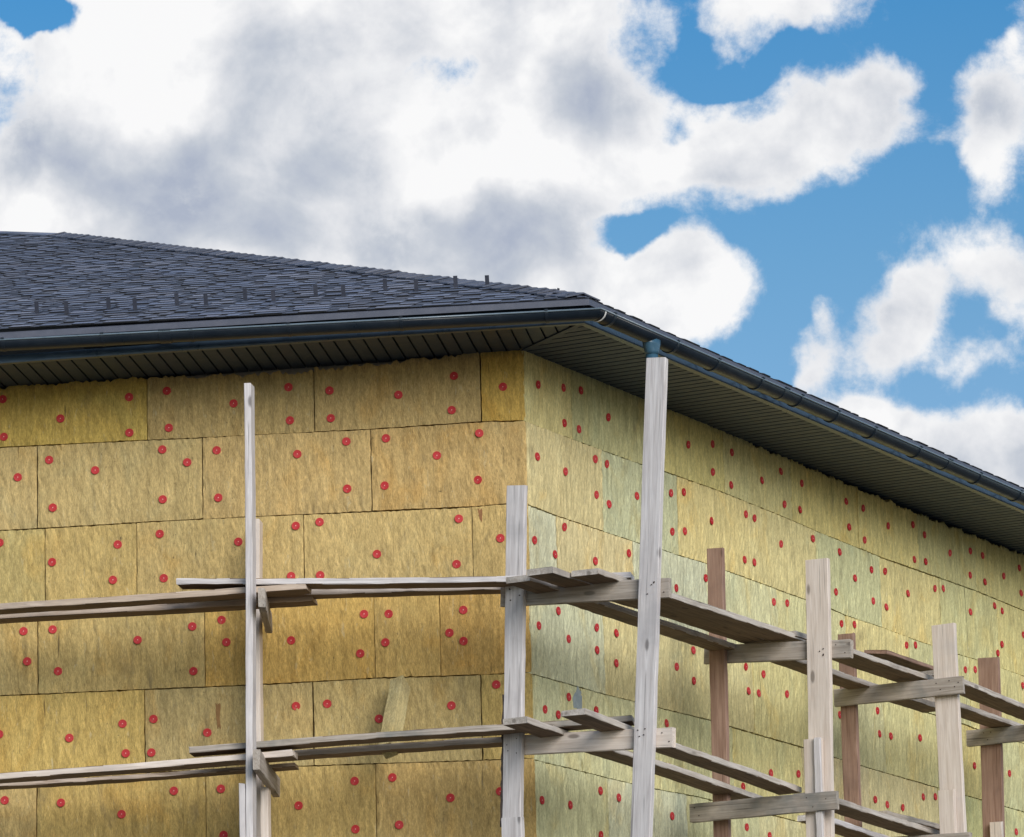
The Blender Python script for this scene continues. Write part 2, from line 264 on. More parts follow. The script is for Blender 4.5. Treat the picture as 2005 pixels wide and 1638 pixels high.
class MB:
    """collects faces for one mesh"""
    def __init__(s): s.v = []; s.f = []; s.m = []
    def add(s, verts, faces, mi=0):
        k = len(s.v); s.v += [Vector(q) for q in verts]; s.f += [tuple(i + k for i in f) for f in faces]; s.m += [mi] * len(faces)
    def hexa(s, a, mi=0):          # 8 corners: bottom 4 then top 4
        s.add(a, [(0, 3, 2, 1), (4, 5, 6, 7), (0, 1, 5, 4), (1, 2, 6, 5), (2, 3, 7, 6), (3, 0, 4, 7)], mi)
    def box(s, o, ex, ey, ez, mi=0):   # origin corner and three edge vectors
        o, ex, ey, ez = map(Vector, (o, ex, ey, ez))
        s.hexa([o, o + ex, o + ex + ey, o + ey, o + ez, o + ex + ez, o + ex + ey + ez, o + ey + ez], mi)
    def sweep(s, profile, ends, closed=True, mi=0, caps=True):
        """profile: list of points per end; ends: list of rings (each list of Vector)"""
        n = len(ends[0]); k = len(s.v)
        for ring in ends: s.v += [Vector(q) for q in ring]
        for r in range(len(ends) - 1):
            for i in range(n if closed else n - 1):
                j = (i + 1) % n
                s.f.append((k + r * n + i, k + r * n + j, k + (r + 1) * n + j, k + (r + 1) * n + i)); s.m.append(mi)
        if caps and closed:
            s.f.append(tuple(k + i for i in range(n))[::-1]); s.f.append(tuple(k + (len(ends) - 1) * n + i for i in range(n))); s.m += [mi, mi]
    def build(s, name, mat, parent=None, smooth=False, origin=None, bevel=0):
        org = Vector(origin) if origin is not None else (s.v[0].copy() if parent is None else sum(s.v, Vector()) / len(s.v))
        me = bpy.data.meshes.new(name); me.from_pydata([tuple(q - org) for q in s.v], [], s.f); me.update()
        me.polygons.foreach_set('material_index', s.m)
        bm = bmesh.new(); bm.from_mesh(me); bmesh.ops.recalc_face_normals(bm, faces=bm.faces); bm.to_mesh(me); bm.free()
        if smooth:
            for p in me.polygons: p.use_smooth = True
        return link_obj(name, me, mat, parent, Matrix.Translation(org))

def timber(name, A, B, W, width, T, thick, mat, parent=None, seed=0, bow=.004, anchor=(0, 0), rough=.002, waney=0.0, sag=0.0):
    """a sawn board from A to B. W, T: directions of its width and thickness; the line A-B runs along the corner
    (or, with anchor .5, the middle) of the section. Local X is its length so that the grain follows it."""
    r = random.Random(seed); A = Vector(A); B = Vector(B)
    X = (B - A); L = X.length; X.normalize()
    Y = (Vector(W) - X * Vector(W).dot(X)).normalized()
    Z = (Vector(T) - X * Vector(T).dot(X) - Y * Vector(T).dot(Y)).normalized()
    flip = X.cross(Y).dot(Z) < 0
    nseg = max(6, min(60, int(L / .09)))
    ch = min(.004, thick * .12)
    y0, y1 = -anchor[0] * width, (1 - anchor[0]) * width; z0, z1 = -anchor[1] * thick, (1 - anchor[1]) * thick
    ring = [(y0 + ch, z0), (y1 - ch, z0), (y1, z0 + ch), (y1, z1 - ch), (y1 - ch, z1), (y0 + ch, z1), (y0, z1 - ch), (y0, z0 + ch)]
    ph = [r.uniform(0, 6.28) for _ in range(6)]; fr = [r.uniform(.6, 1.5) for _ in range(3)]
    verts, faces = [], []
    for i in range(nseg + 1):
        t = i / nseg; x = t * L
        if i == 0: x = 0
        dy = bow * math.sin(fr[0] * x * 1.3 + ph[0]); dz = bow * .8 * math.sin(fr[1] * x * 1.7 + ph[1]) - sag * math.sin(math.pi * t)
        for q, (y, z) in enumerate(ring):
            jx = r.uniform(-.006, .006) if i in (0, nseg) else 0
            wy = waney * (math.sin(x * 9 + ph[3]) * .5 + math.sin(x * 23 + ph[4]) * .3 + r.uniform(-.4, .4)) if q in (7, 0, 5, 6) else 0
            verts.append(Vector((x + jx, y + dy + r.uniform(-rough, rough) + wy, z + dz + r.uniform(-rough, rough) * .7)))
    for i in range(nseg):
        for j in range(8):
            k = (j + 1) % 8
            faces.append((i * 8 + j, i * 8 + k, (i + 1) * 8 + k, (i + 1) * 8 + j))
    faces.append(tuple(range(8))[::-1]); faces.append(tuple(nseg * 8 + j for j in range(8)))
    if flip:
        Zm = -Z; verts = [Vector((v.x, v.y, -v.z)) for v in verts]
    else: Zm = Z
    mw = Matrix(((X.x, Y.x, Zm.x, A.x), (X.y, Y.y, Zm.y, A.y), (X.z, Y.z, Zm.z, A.z), (0, 0, 0, 1)))
    return link_obj(name, mesh(name, verts, faces), mat, parent, mw)

# ------------------------------------------------------------------ ground
g = MB(); S_ = 900
g.add([(-S_, -S_, 0), (S_, -S_, 0), (S_, S_, 0), (-S_, S_, 0)], [(0, 1, 2, 3)])
tag(g.build('ground', M['ground'], origin=(0, 0, 0)), kind='structure')

# ------------------------------------------------------------------ the house
house = empty('house', P('L', 0, 0, 0))
tag(house, 'house under construction clad in mineral wool boards with a dark shingle hip roof', 'house')

ZS_L = lambda u: 9.250 - .020 * max(0, u)      # soffit height, the left eave drops a little
ZS_R = lambda u: 9.245
UMAX_L, UMAX_R = 9.9, 14.8

# masonry behind the boards
w = MB(); th = .09
def wall_ring(z):
    back = .35
    return [P('L', UMAX_L, -th, z), P('L', th * COT, -th, z), P('R', UMAX_R, -th, z), P('R', UMAX_R, -back - 9, z), P('L', UMAX_L, -back - 9, z)]
w.sweep(None, [wall_ring(0), wall_ring(9.31)])
w.build('wall', M['block'], house)

# boards ---------------------------------------------------------
ROWZ = [8.734, 8.134, 7.536, 6.937, 6.335, 5.735, 5.135]
def seam(side, k, u):
    """height of the joint below row k (0 is the top row)"""
    c = (SEAMS_LEFT if side == 'L' else SEAMS_RIGHT)
    if k < 5:
        return lerp_curve(c[k], u)
    return ROWZ[k]
def top_edge(side, u):
    return lerp_curve(TOP_LEFT if side == 'L' else TOP_RIGHT, u)

TINT = {   # base tones of single boards, from the photo: (side, row, index from the corner)
    ('L', 0, 0): (.44, .27, .045), ('L', 0, 1): (.345, .245, .110), ('L', 0, 2): (.325, .235, .105), ('L', 0, 3): (.42, .29, .055),
    ('L', 1, 0): (.42, .28, .120), ('L', 1, 1): (.43, .30, .135), ('L', 1, 2): (.42, .315, .145), ('L', 1, 3): (.43, .32, .15),
    ('L', 2, 0): (.47, .33, .135), ('L', 2, 1): (.46, .335, .145), ('L', 2, 2): (.47, .34, .145),
    ('L', 3, 0): (.46, .27, .075), ('L', 3, 1): (.44, .28, .085), ('L', 3, 2): (.46, .28, .070), ('L', 3, 3): (.41, .30, .120), ('L', 3, 4): (.41, .30, .125),
    ('L', 4, 0): (.44, .31, .10), ('L', 4, 1): (.39, .30, .135), ('L', 4, 2): (.38, .295, .14), ('L', 4, 3): (.46, .32, .095),
    ('L', 5, 0): (.40, .27, .105), ('L', 5, 1): (.40, .28, .10), ('L', 5, 2): (.42, .285, .09), ('L', 5, 3): (.40, .285, .12),
    ('R', 0, 0): (.47, .40, .165), ('R', 0, 1): (.33, .335, .165), ('R', 0, 2): (.45, .39, .13), ('R', 0, 3): (.43, .39, .17),
    ('R', 0, 4): (.48, .40, .135), ('R', 0, 5): (.50, .43, .16), ('R', 0, 6): (.37, .36, .165), ('R', 0, 7): (.43, .39, .16),
    ('R', 1, 0): (.50, .41, .205), ('R', 1, 1): (.34, .385, .255), ('R', 1, 2): (.53, .43, .18), ('R', 1, 3): (.50, .43, .20),
    ('R', 1, 4): (.38, .41, .235), ('R', 1, 5): (.50, .43, .185), ('R', 1, 6): (.41, .41, .20), ('R', 1, 7): (.47, .42, .17),
    ('R', 2, 0): (.46, .48, .36), ('R', 2, 1): (.52, .43, .23), ('R', 2, 2): (.40, .44, .34), ('R', 2, 3): (.45, .46, .28),
    ('R', 2, 4): (.44, .44, .24), ('R', 2, 5): (.50, .43, .185), ('R', 2, 6): (.38, .39, .205), ('R', 2, 7): (.44, .41, .18),
    ('R', 3, 0): (.44, .47, .335), ('R', 3, 1): (.46, .40, .20), ('R', 3, 2): (.48, .42, .20), ('R', 3, 3): (.46, .42, .185),
    ('R', 3, 4): (.36, .36, .20), ('R', 3, 5): (.42, .40, .19), ('R', 3, 6): (.49, .41, .15),
    ('R', 4, 0): (.42, .45, .285), ('R', 4, 1): (.44, .45, .26), ('R', 4, 2): (.44, .44, .23), ('R', 4, 3): (.47, .43, .185),
    ('R', 5, 0): (.40, .42, .25), ('R', 5, 1): (.43, .47, .36), ('R', 5, 2): (.42, .44, .26),
}
boards = {}
def board(side, row, idx, u0, u1):
    r = random.Random(hash((side == 'L', row, idx)) & 0xffff)
    d, n = SIDES[side]
    gap = r.choice((.0006, .0012, .0020, .0034))
    wf = r.uniform(-.006, .006)                  # how far its face sits proud of its neighbours
    depth = .085
    nu = max(8, int((u1 - u0) / .022)); nz = 12
    F = []
    for i in range(nu + 1):
        u = u0 + gap + (u1 - u0 - 2 * gap) * i / nu
        if row == 0:
            zt = top_edge(side, u) + r.uniform(-.014, .014) + .007 * math.sin(u * 17 + idx) + (.014 if r.random() < .10 else 0)
            if idx == 0 and side == 'L': zt = top_edge(side, u) + r.uniform(-.002, .004)
        else: zt = seam(side, row - 1, u) - gap - abs(r.gauss(0, .0022))
        zb = seam(side, row, u) + gap + abs(r.gauss(0, .0022))
        F.append((u, zb, zt))
    o = P(side, u0, wf, F[0][1])
    V = []
    for j in range(nz + 1):
        for i, (u, zb, zt) in enumerate(F):
            t = j / nz
            uu = u
            if i in (0, nu): uu += abs(r.gauss(0, .002)) * (1 if i == 0 else -1)
            edge = (i in (0, nu)) or (j in (0, nz))
            q = P(side, uu, wf - (abs(r.gauss(0, .004)) if edge else 0) + r.gauss(0, .0016), zb + (zt - zb) * t) - o
            V.append(q)
    fs = []
    for j in range(nz):
        for i in range(nu):
            a = j * (nu + 1) + i; fs.append((a, a + 1, a + nu + 2, a + nu + 1))
    # rim going back to the masonry
    rim = [i for i in range(nu + 1)] + [j * (nu + 1) + nu for j in range(1, nz + 1)] + [nz * (nu + 1) + i for i in range(nu - 1, -1, -1)] + [j * (nu + 1) for j in range(nz - 1, 0, -1)]
    k = len(V); V += [V[q] - n * depth for q in rim]
    for q in range(len(rim)):
        q2 = (q + 1) % len(rim); fs.append((rim[q], rim[q2], k + q2, k + q))
    ob = link_obj('insulation_board', mesh('insulation_board', V, fs), M['wool'], house, Matrix.Translation(o))
    t = TINT.get((side, row, idx))
    if t is None:
        t = (.43 + r.uniform(-.05, .05), .31 + r.uniform(-.03, .03), .12 + r.uniform(-.02, .03)) if side == 'L' else (.44 + r.uniform(-.05, .05), .42 + r.uniform(-.03, .02), .21 + r.uniform(-.03, .04))
    base, k_, g_ = ((.480, .355, .145), .34, 1.12) if side == 'L' else ((.555, .470, .250), .36, 1.25)
    t = tuple((a * (1 - k_) + b * k_) * g_ for a, b in zip(t, base))
    ob.color = (*t, 1)
    boards[(side, row, idx)] = (u0, u1, ob, wf)
for side, joints, umax in (('L', JOINTS_LEFT, 5.4), ('R', JOINTS_RIGHT, 11.2)):
    for row in range(7):
        js = sorted(joints[row]) if row < 6 else [x + .4 for x in sorted(joints[4])]
        start = 0.0
        cuts = [start] + [j for j in js if j > start + .05]
        while cuts[-1] + 1.19 < umax: cuts.append(cuts[-1] + 1.19)
        for i in range(len(cuts) - 1): board(side, row, i, cuts[i], cuts[i + 1])

# red fixing discs -----------------------------------------------
def disc_geom(mbd, side, u, wv, z, k, r):
    d, n = SIDES[side]
    c = P(side, u, wv, z)
    tilt = Vector((r.gauss(0, .07), 0, r.gauss(0, .07)))
    nn = (n + tilt).normalized(); a = nn.cross(UP).normalized(); b_ = nn.cross(a).normalized()
    prof = [(.0305, -.002), (.0300, .0035), (.0265, .0042), (.0230, .0026), (.0100, .0020), (.0065, .0028), (.0036, .0032)]
    seg = 20
    rings = [[c + (a * math.cos(6.2832 * i / seg) + b_ * math.sin(6.2832 * i / seg)) * pr + nn * h for i in range(seg)] for pr, h in prof]
    mbd.sweep(None, rings, closed=True, caps=False)
    k0 = len(mbd.v); mbd.v += rings[-1] + [c + nn * .0042]
    for i in range(seg):
        mbd.f.append((k0 + i, k0 + (i + 1) % seg, k0 + seg)); mbd.m.append(1)
    # eight spokes pressed into the plate
    for i in range(8):
        an = 6.2832 * i / 8 + k
        dv = a * math.cos(an) + b_ * math.sin(an); sv = (a * -math.sin(an) + b_ * math.cos(an)) * .0012
        p0 = c + dv * .0125 + nn * .0015 - sv; mbd.box(p0, dv * .0105, sv * 2, nn * .0022)
discs = [('L', u, z) for u, z in DISCS_LEFT] + [('R', u, z) for u, z in DISCS_RIGHT]
cam_pos = Vector((0, 0, CAM_Z))
def shown_size(dsc):
    p = P(dsc[0], dsc[1], 0, dsc[2]); v = (cam_pos - p)
    return SIDES[dsc[0]][1].dot(v.normalized()) / v.length ** 2
discs.sort(key=shown_size, reverse=True)
rest = MB(); rd = random.Random(3); n_single = 0
for k, (side, u, z) in enumerate(discs):
    home = None; face = 0.0
    for (s2, row, idx), (u0, u1, ob, wfb) in boards.items():
        if s2 == side and u0 <= u < u1:
            zt = 99 if row == 0 else seam(side, row - 1, u)
            if seam(side, row, u) <= z < zt: home = ob; face = wfb; break
    sunk = rd.choice((-.002, -.001, 0, .001, .002))
    if home is not None and n_single < 100:
        mbd = MB(); disc_geom(mbd, side, u, face + sunk + .0055, z, k, rd)
        mbd.build('fixing_disc', [M['red'], M['pin']], home, smooth=False); n_single += 1
    else: disc_geom(rest, side, u, face + sunk + .0055, z, k, rd)
tag(rest.build('fixing_disc', [M['red'], M['pin']], house), kind='stuff')

def smear(side, pts, colr, home_key, rough_seed):
    r = random.Random(rough_seed); ring = []
    for (u0, z0), (u1, z1) in zip(pts, pts[1:] + pts[:1]):
        for i in range(5):
            t = i / 5; ring.append((u0 + (u1 - u0) * t + r.uniform(-.006, .006), z0 + (z1 - z0) * t + r.uniform(-.012, .012)))
    mbs = MB(); n = len(ring)
    fw_ = boards[home_key][3]
    mbs.sweep(None, [[P(side, u, fw_ - .004, z) for u, z in ring], [P(side, u, fw_ + .0022, z) for u, z in ring]])
    m_ = make_metal('smear_' + home_key[0], colr, .9, .1, .6)
    mbs.build('smear', m_, boards[home_key][2])
smear('R', SMEARS[0], (.27, .31, .32), ('R', 4, 0), 1)
smear('L', SMEARS[1], (.25, .14, .06), ('L', 4, 2), 2)
smear('L', SMEARS[2], (.26, .13, .06), ('L', 2, 0), 3)

# soffit ----------------------------------------------------------
OH = .72                                     # overhang to the fascia
def soffit(side, zs, umax):
    pitch = .1035 if side == 'L' else .108
    groove = .015 if side == 'L' else .021
    u = -OH * COT
    mbs = MB()
    def strip(ua, ub, lift):
        w0a = max(-.10, -ua / COT if ua < 0 else -.10); w0b = max(-.10, -ub / COT if ub < 0 else -.10)
        for wa0, wb0, (x, y) in ((w0a, w0b, (ua, ub)),):
            q = [P(side, x, wa0, zs(x) + lift), P(side, y, wb0, zs(y) + lift), P(side, y, OH, zs(y) + lift), P(side, x, OH, zs(x) + lift)]
            mbs.add(q, [(0, 1, 2, 3)])
        return
    def riser(x, l0, l1):
        w0 = max(-.10, -x / COT if x < 0 else -.10)
        mbs.add([P(side, x, w0, zs(x) + l0), P(side, x, OH, zs(x) + l0), P(side, x, OH, zs(x) + l1), P(side, x, w0, zs(x) + l1)], [(0, 1, 2, 3)])
    k = 0
    while u < umax:
        a, b_, c_ = u, u + pitch - groove, u + pitch
        strip(a, b_, 0); riser(b_, 0, .024); strip(b_, c_, .024); riser(c_, .024, 0)
        u = c_; k += 1
    mbs.build('soffit', M['soffit'], house)
soffit('L', ZS_L, UMAX_L); soffit('R', ZS_R, UMAX_R)
# cover strip on the mitre
mt = MB(); e0 = P('L', 0, 0, 9.246); e1 = P('L', -OH * COT, OH, 9.246)
dv = (e1 - e0); sv = dv.normalized().cross(UP) * .022
mt.box(e0 - sv - UP * .006, dv, sv * 2, UP * .005); mt.build('mitre_strip', M['soffit'], house)

# fascia, drip flashing, gutter ------------------------------------
def mitred(side, prof, umax, zoff=None):
    """sweep an outline of (w, z) along an eave, mitred at the corner"""
    a = [P(side, -wv * COT, wv, zv) for wv, zv in prof]
    rings = [a]
    n = 10
    for i in range(1, n + 1):
        u = umax * i / n
        dz = zoff(u) if zoff else 0
        rings.append([P(side, u, wv, zv + dz) for wv, zv in prof])
    return rings
for side, umax, zo in (('L', UMAX_L, lambda u: -.020 * u), ('R', UMAX_R, None)):
    f = MB()
    f.sweep(None, mitred(side, [(.700, 9.262), (.722, 9.262), (.722, 9.385), (.700, 9.385)], umax, None))
    fa = f.build('fascia', M['trim'], house)
    t = MB()
    zb = 9.240
    t.sweep(None, mitred(side, [(.690, zb), (.738, zb), (.740, zb + .010), (.734, zb + .052), (.728, zb + .060), (.723, zb + .060), (.723, zb + .012), (.690, zb + .012)], umax, zo))
    t.build('fascia_trim', M['trim'], house)
    d = MB()
    d.sweep(None, mitred(side, [(.700, 9.392), (.792, 9.388), (.800, 9.352), (.806, 9.350), (.803, 9.392), (.797, 9.398), (.700, 9.402)], umax, (lambda u: -.006 * u) if side == 'L' else None))
    d.build('drip_flashing', M['flashing'], house)

GC, GR, GZ = .872, .066, 9.288              # gutter centre offset, radius, rim height
def gutter(side, umax):
    gb = MB()
    prof = []
    ns = 14
    for i in range(ns + 1):
        an = math.pi + math.pi * i / ns
        prof.append((GC + GR * math.cos(an), GZ + GR * math.sin(an)))
    inner = [(GC + (wv - GC) * .965, GZ + (zv - GZ) * .965) for wv, zv in reversed(prof)]
    rings = mitred(side, prof + inner, umax)
    gb.sweep(None, rings)
    o = gb.build('gutter', M['gutter'], house, smooth=True)
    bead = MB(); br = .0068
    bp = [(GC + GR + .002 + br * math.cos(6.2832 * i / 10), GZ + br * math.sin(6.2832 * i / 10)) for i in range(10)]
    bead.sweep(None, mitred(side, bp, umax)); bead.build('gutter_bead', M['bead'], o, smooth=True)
    return o
g_l, g_r = gutter('L', UMAX_L), gutter('R', UMAX_R)
def hoop(side, u, width, parent, name='gutter_bracket', rad=.004, mat='gutter', full=True):
    h = MB(); d, n = SIDES[side]
    R0, R1 = GR + .0005, GR + rad
    ns = 16
    ring0, ring1 = [], []
    pts = []
    for i in range(ns + 1):
        an = math.pi + math.pi * i / ns
        pts.append((GC + R1 * math.cos(an), GZ + R1 * math.sin(an)))
    for i in range(ns, -1, -1):
        an = math.pi + math.pi * i / ns
        pts.append((GC + R0 * math.cos(an), GZ + R0 * math.sin(an)))
    h.sweep(None, [[P(side, u - width / 2, a, b) for a, b in pts], [P(side, u + width / 2, a, b) for a, b in pts]])
    if full:       # clip over the bead and strap back to the fascia
        h.box(P(side, u - width / 2, GC + GR - .012, GZ + .004), d * width, n * .026, UP * .010)
        h.box(P(side, u - width / 2, .724, GZ + .006), d * width, n * (GC + GR - .730), UP * .005)
    h.build(name, M[mat], parent)
for u in BRACKETS_RIGHT + [8.75, 9.4, 10.0]: hoop('R', u, .030, g_r, rad=.008)
for u in BRACKETS_LEFT + [4.6, 5.4]: hoop('L', u, .022, g_l, rad=.003)
for u in JOINTS_GUTTER_RIGHT: hoop('R', u, .075, g_r, 'gutter_joint', .0045)
hoop('L', CLIP_LEFT, .085, g_l, 'gutter_joint', .0045)
hoop('R', -GC * COT + .030, .012, g_r, 'corner_sealant', .004, 'white', False)
# outlet and short downpipe
ou = .27
op = MB(); nseg = 16
def oval(u, wv, z, ru, rw): return [P('R', u + ru * math.cos(6.2832 * i / nseg), wv + rw * math.sin(6.2832 * i / nseg), z) for i in range(nseg)]
op.sweep(None, [oval(ou, GC, GZ - GR * .55, .095, .058), oval(ou, GC, GZ - GR - .006, .085, .056), oval(ou, GC, GZ - GR - .052, .054, .050), oval(ou, GC, GZ - GR - .072, .052, .050)])
outlet = op.build('gutter_outlet', M['pipe'], g_r, smooth=True)
pp = MB(); pp.sweep(None, [oval(ou, GC, GZ - GR - .055, .044, .044), oval(ou, GC, GZ - GR - .40, .044, .044)])
pp.build('downpipe', M['pipe'], house, smooth=True)

# roof -------------------------------------------------------------
OV, ZE, PH = ROOF['overhang'], ROOF['eave_z'], math.radians(ROOF['pitch'])
E0 = P('L', -OV * COT, OV, ZE)
def facet(side):
    d, n = SIDES[side]; b = -n * math.cos(PH) + UP * math.sin(PH); nn = n * math.sin(PH) + UP * math.cos(PH)
    return d, b, nn
def RF(side, a, b, h=0.0):
    d, bv, nn = facet(side); return E0 + d * a + bv * b + nn * h
apex = RF('L', *ROOF['apex']); aH = ROOF['apex'][0] / ROOF['apex'][1]     # hip: a = aH * b
bA = ROOF['apex'][1]
back = RF('L', *ROOF['back'])
dk = MB()
La, Ra = 10.0, 15.0
hz = .004
pL = [E0, RF('L', La, 0), RF('L', La + 2, bA * .8), RF('L', ROOF['apex'][0] + 3.0, bA + 3.0 * (ROOF['back'][1] - bA) / (ROOF['back'][0] - ROOF['apex'][0])), apex]
dk.add([q - UP * hz for q in pL], [tuple(range(len(pL)))])
pR = [E0, apex, RF('R', Ra, bA), RF('R', Ra, 0)]
dk.add([q - UP * hz for q in pR], [tuple(range(4))])
# rear slopes down to a rear eave
rz = ZE
rb = [Vector((q.x, q.y + 14, rz)) for q in (pL[3], apex, pR[2])]
dk.add([pL[3], apex, rb[1], rb[0]], [(0, 1, 2, 3)]); dk.add([apex, pR[2], rb[2], rb[1]], [(0, 1, 2, 3)])
roof = dk.build('roof', M['shingle'], house)
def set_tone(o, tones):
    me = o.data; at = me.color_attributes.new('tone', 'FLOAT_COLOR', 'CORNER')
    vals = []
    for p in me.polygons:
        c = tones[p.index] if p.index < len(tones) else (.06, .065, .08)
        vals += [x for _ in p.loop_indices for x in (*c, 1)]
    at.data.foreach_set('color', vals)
set_tone(roof, [])

def tone(r):
    k = r.choice((.75, .88, 1.0, 1.0, 1.08, 1.2))
    c = r.choice(((.160, .182, .245), (.140, .165, .230), (.180, .195, .248)))
    return tuple(x * k for x in c)
def shingles(side, amin_extra, afar, rows):
    sh = MB(); tones = []; r = random.Random(21)
    ex = .165
    lo_at = lambda b: aH * b if b <= bA or side == 'R' else ROOF['apex'][0] + (b - bA) * (ROOF['back'][0] - ROOF['apex'][0]) / (ROOF['back'][1] - bA)
    def quad_box(a0, a1, b0, b1, h0, h1, t, skew):
        # a tab: lower edge lifted h0, upper edge h1, with a butt and two cheeks
        v = [RF(side, a0 + skew, b0, h0), RF(side, a1 - skew, b0, h0), RF(side, a1, b1, h1), RF(side, a0, b1, h1),
             RF(side, a0 + skew, b0, h0 - t), RF(side, a1 - skew, b0, h0 - t), RF(side, a1, b1, h1 - t), RF(side, a0, b1, h1 - t)]
        sh.add(v, [(0, 1, 2, 3), (4, 5, 1, 0), (5, 6, 2, 1), (7, 4, 0, 3)])
    for k in range(rows):
        b0, b1 = k * ex - .004, (k + 1) * ex + .02
        lo = lo_at(max(b0, 0))
        # continuous under-layer, cut in metre-long shingles
        a = lo - r.uniform(0, .4)
        while a < afar:
            a2 = a + 1.0
            s0 = max(a, lo); 
            if a2 > s0:
                quad_box(s0, a2 - .003, b0, b1, .0065 + r.uniform(-.001, .0015), .0020, .0055, 0); tn = tuple(x * .50 for x in tone(r)); tones += [tn, tuple(x * .12 for x in tn), tn, tn]  # butt's dark cut edge deepened in tone as a painted shadow line
            a = a2
        a = lo - r.uniform(0, .2)
        while a < afar:
            wd = r.choice((.10, .13, .17, .21, .26)); gp = r.choice((.05, .07, .10, .13))
            s0 = max(a, lo + .01)
            if a + wd > s0 + .03:
                quad_box(s0, a + wd, b0 - .001, b0 + ex + .006, .0130 + r.uniform(-.0015, .003), .0065, .0075, .006); tn = tone(r); tones += [tn, tuple(x * .07 for x in tn), tuple(x * .3 for x in tn), tuple(x * .3 for x in tn)]  # butt and cheeks toned darker, painting the shadow lines between tabs
            a += wd + gp
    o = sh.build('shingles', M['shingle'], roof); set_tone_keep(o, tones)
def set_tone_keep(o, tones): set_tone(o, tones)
shingles('L', 0, 7.4, int(9.7 / .165))
shingles('R', 0, 13.0, 4)

# hip caps
hv = (apex - E0); hl = hv.length; hv.normalize()
caps = MB(); tones = []; rc = random.Random(9)
sl = hv.cross(UP).normalized()
k = 0
hipb = hl
t = .07
ca, cb, cn = facet('L'); ra_, rb_, rn = facet('R')
# directions on each facet at right angles to the hip
tl = (cn.cross(hv)); tl = tl if tl.dot(DL) > 0 else -tl
trr = (rn.cross(hv)); trr = trr if trr.dot(DR) > 0 else -trr
top_n = (cn + rn).normalized()
while t < hl:
    t1 = min(hl, t + .20)
    wdt = .135 + rc.uniform(-.006, .006); h0 = .034 + rc.uniform(-.003, .004); h1 = .020
    c0, c1 = E0 + hv * t, E0 + hv * t1
    th_ = .009
    def capring(c, h, wd): 
        out = [c + tl.normalized() * wd + cn * (h * .75), c + tl.normalized() * wd * .35 + top_n * h * 1.02, c + top_n * (h + .006), c + trr.normalized() * wd * .35 + top_n * h * 1.02, c + trr.normalized() * wd + rn * (h * .75)]
        return out + [q - top_n * th_ for q in reversed(out)]
    n0 = len(caps.f)
    caps.sweep(None, [capring(c0, h0, wdt), capring(c1, h1, wdt - .008)])
    tn = tuple(x * .62 for x in tone(rc)); tones += [tn] * (len(caps.f) - n0)
    t += .142
o = caps.build('hip_cap', M['shingle'], roof); set_tone_keep(o, tones)
# closing strip at the ridge beyond the apex
rg = MB(); 
q0, q1 = apex, RF('L', ROOF['back'][0] + 2.0, ROOF['back'][1] * .98 + .2 + .9)
rgd = (back - apex).normalized()
tones = []
t = 0
while t < 4.0:
    a0, a1 = apex + rgd * t, apex + rgd * (t + .22)
    s_ = cn.cross(rgd).normalized() * .13
    if s_.dot(cb) > 0: s_ = -s_
    rg.box(a0 + s_ + cn * .010, a1 - a0, -s_ * 1.1, cn * .012); tones += [tone(rc)] * 6
    t += .2
o = rg.build('ridge_cap', M['shingle'], roof); set_tone_keep(o, tones)

# snow guards
def snow_guard(side, a, b):
    gd = MB(); d, bv, nn = facet(side)
    f0 = RF(side, a - .015, b, .012)
    gd.box(f0 - bv * .004, d * .030, bv * .004, nn * .086)                        # upright plate
    gd.add([f0 + d * .0275, f0 + d * .0275 + bv * .07, f0 + d * .0275 + nn * .080, f0 + d * .0245, f0 + d * .0245 + bv * .07, f0 + d * .0245 + nn * .080],
           [(0, 1, 2), (3, 5, 4), (0, 3, 4, 1), (1, 4, 5, 2), (2, 5, 3, 0)])        # side gusset
    gd.box(f0 + bv * .0, d * .025, bv * .16, nn * .004)                           # strap under the shingle above
    gd.build('snow_guard', M['guard'], roof)
for a, b in SNOW_GUARDS: snow_guard('L', a, b)
for a, b in ((.78, .70), (1.02, .52), (1.55, .70), (1.80, .52), (2.35, .70), (2.6, .52)): snow_guard('R', a, b)

# ------------------------------------------------------------------ scaffold frames
MB_ = MEMBERS
PW, PT = .142, .048
def V3(q): return Vector(q)
def frame(label, base, inner=None, outer=None, mats=('wood_brown', 'wood_white')):
    e = empty('scaffold_trestle', base)
    return tag(e, label, 'scaffold frame', 'timber scaffold frames')
def upright(parent, key, mat, seed, width=PW, side='R', z_bottom=None):
    A, B = map(V3, MB_[key])
    d, n = SIDES[side]
    if side == 'R': return timber('upright', A, B, n, width, d, PT, M[mat], parent, seed, anchor=(.5, 0))
    return timber('upright', A, B, -n, width, d, PT, M[mat], parent, seed, anchor=(0, .5))
def crossbeam(parent, key, far, mat, seed, h=.134):
    A, B = map(V3, MB_[key])
    return timber('crossbeam', A, B, -UP, h, DR, PT, M[mat], parent, seed, bow=.003)
def nails(parent, pts, n, size=.0045):
    for q in pts:
        nb = MB(); a = n.cross(UP).normalized(); b = n.cross(a).normalized()
        rings = [[Vector(q) + (a * math.cos(6.2832 * i / 8) + b * math.sin(6.2832 * i / 8)) * rr + n * hh for i in range(8)] for rr, hh in ((size, -.004), (size, .003), (size * .6, .0045))]
        nb.sweep(None, rings); nb.build('nail', M['nail'], parent)
def lerp3(key, t): A, B = map(V3, MB_[key]); return A + (B - A) * t
def at_z(key, z):
    A, B = map(V3, MB_[key]); return A + (B - A) * ((z - A.z) / (B.z - A.z))
def post_nails(o, key, z, r, side=-DR, half=.05):
    pts = [at_z(key, z + r.uniform(-.05, .05)) + NR * r.uniform(-half, half) for _ in range(4)]
    nails(o, pts, side)
rn_ = random.Random(5)

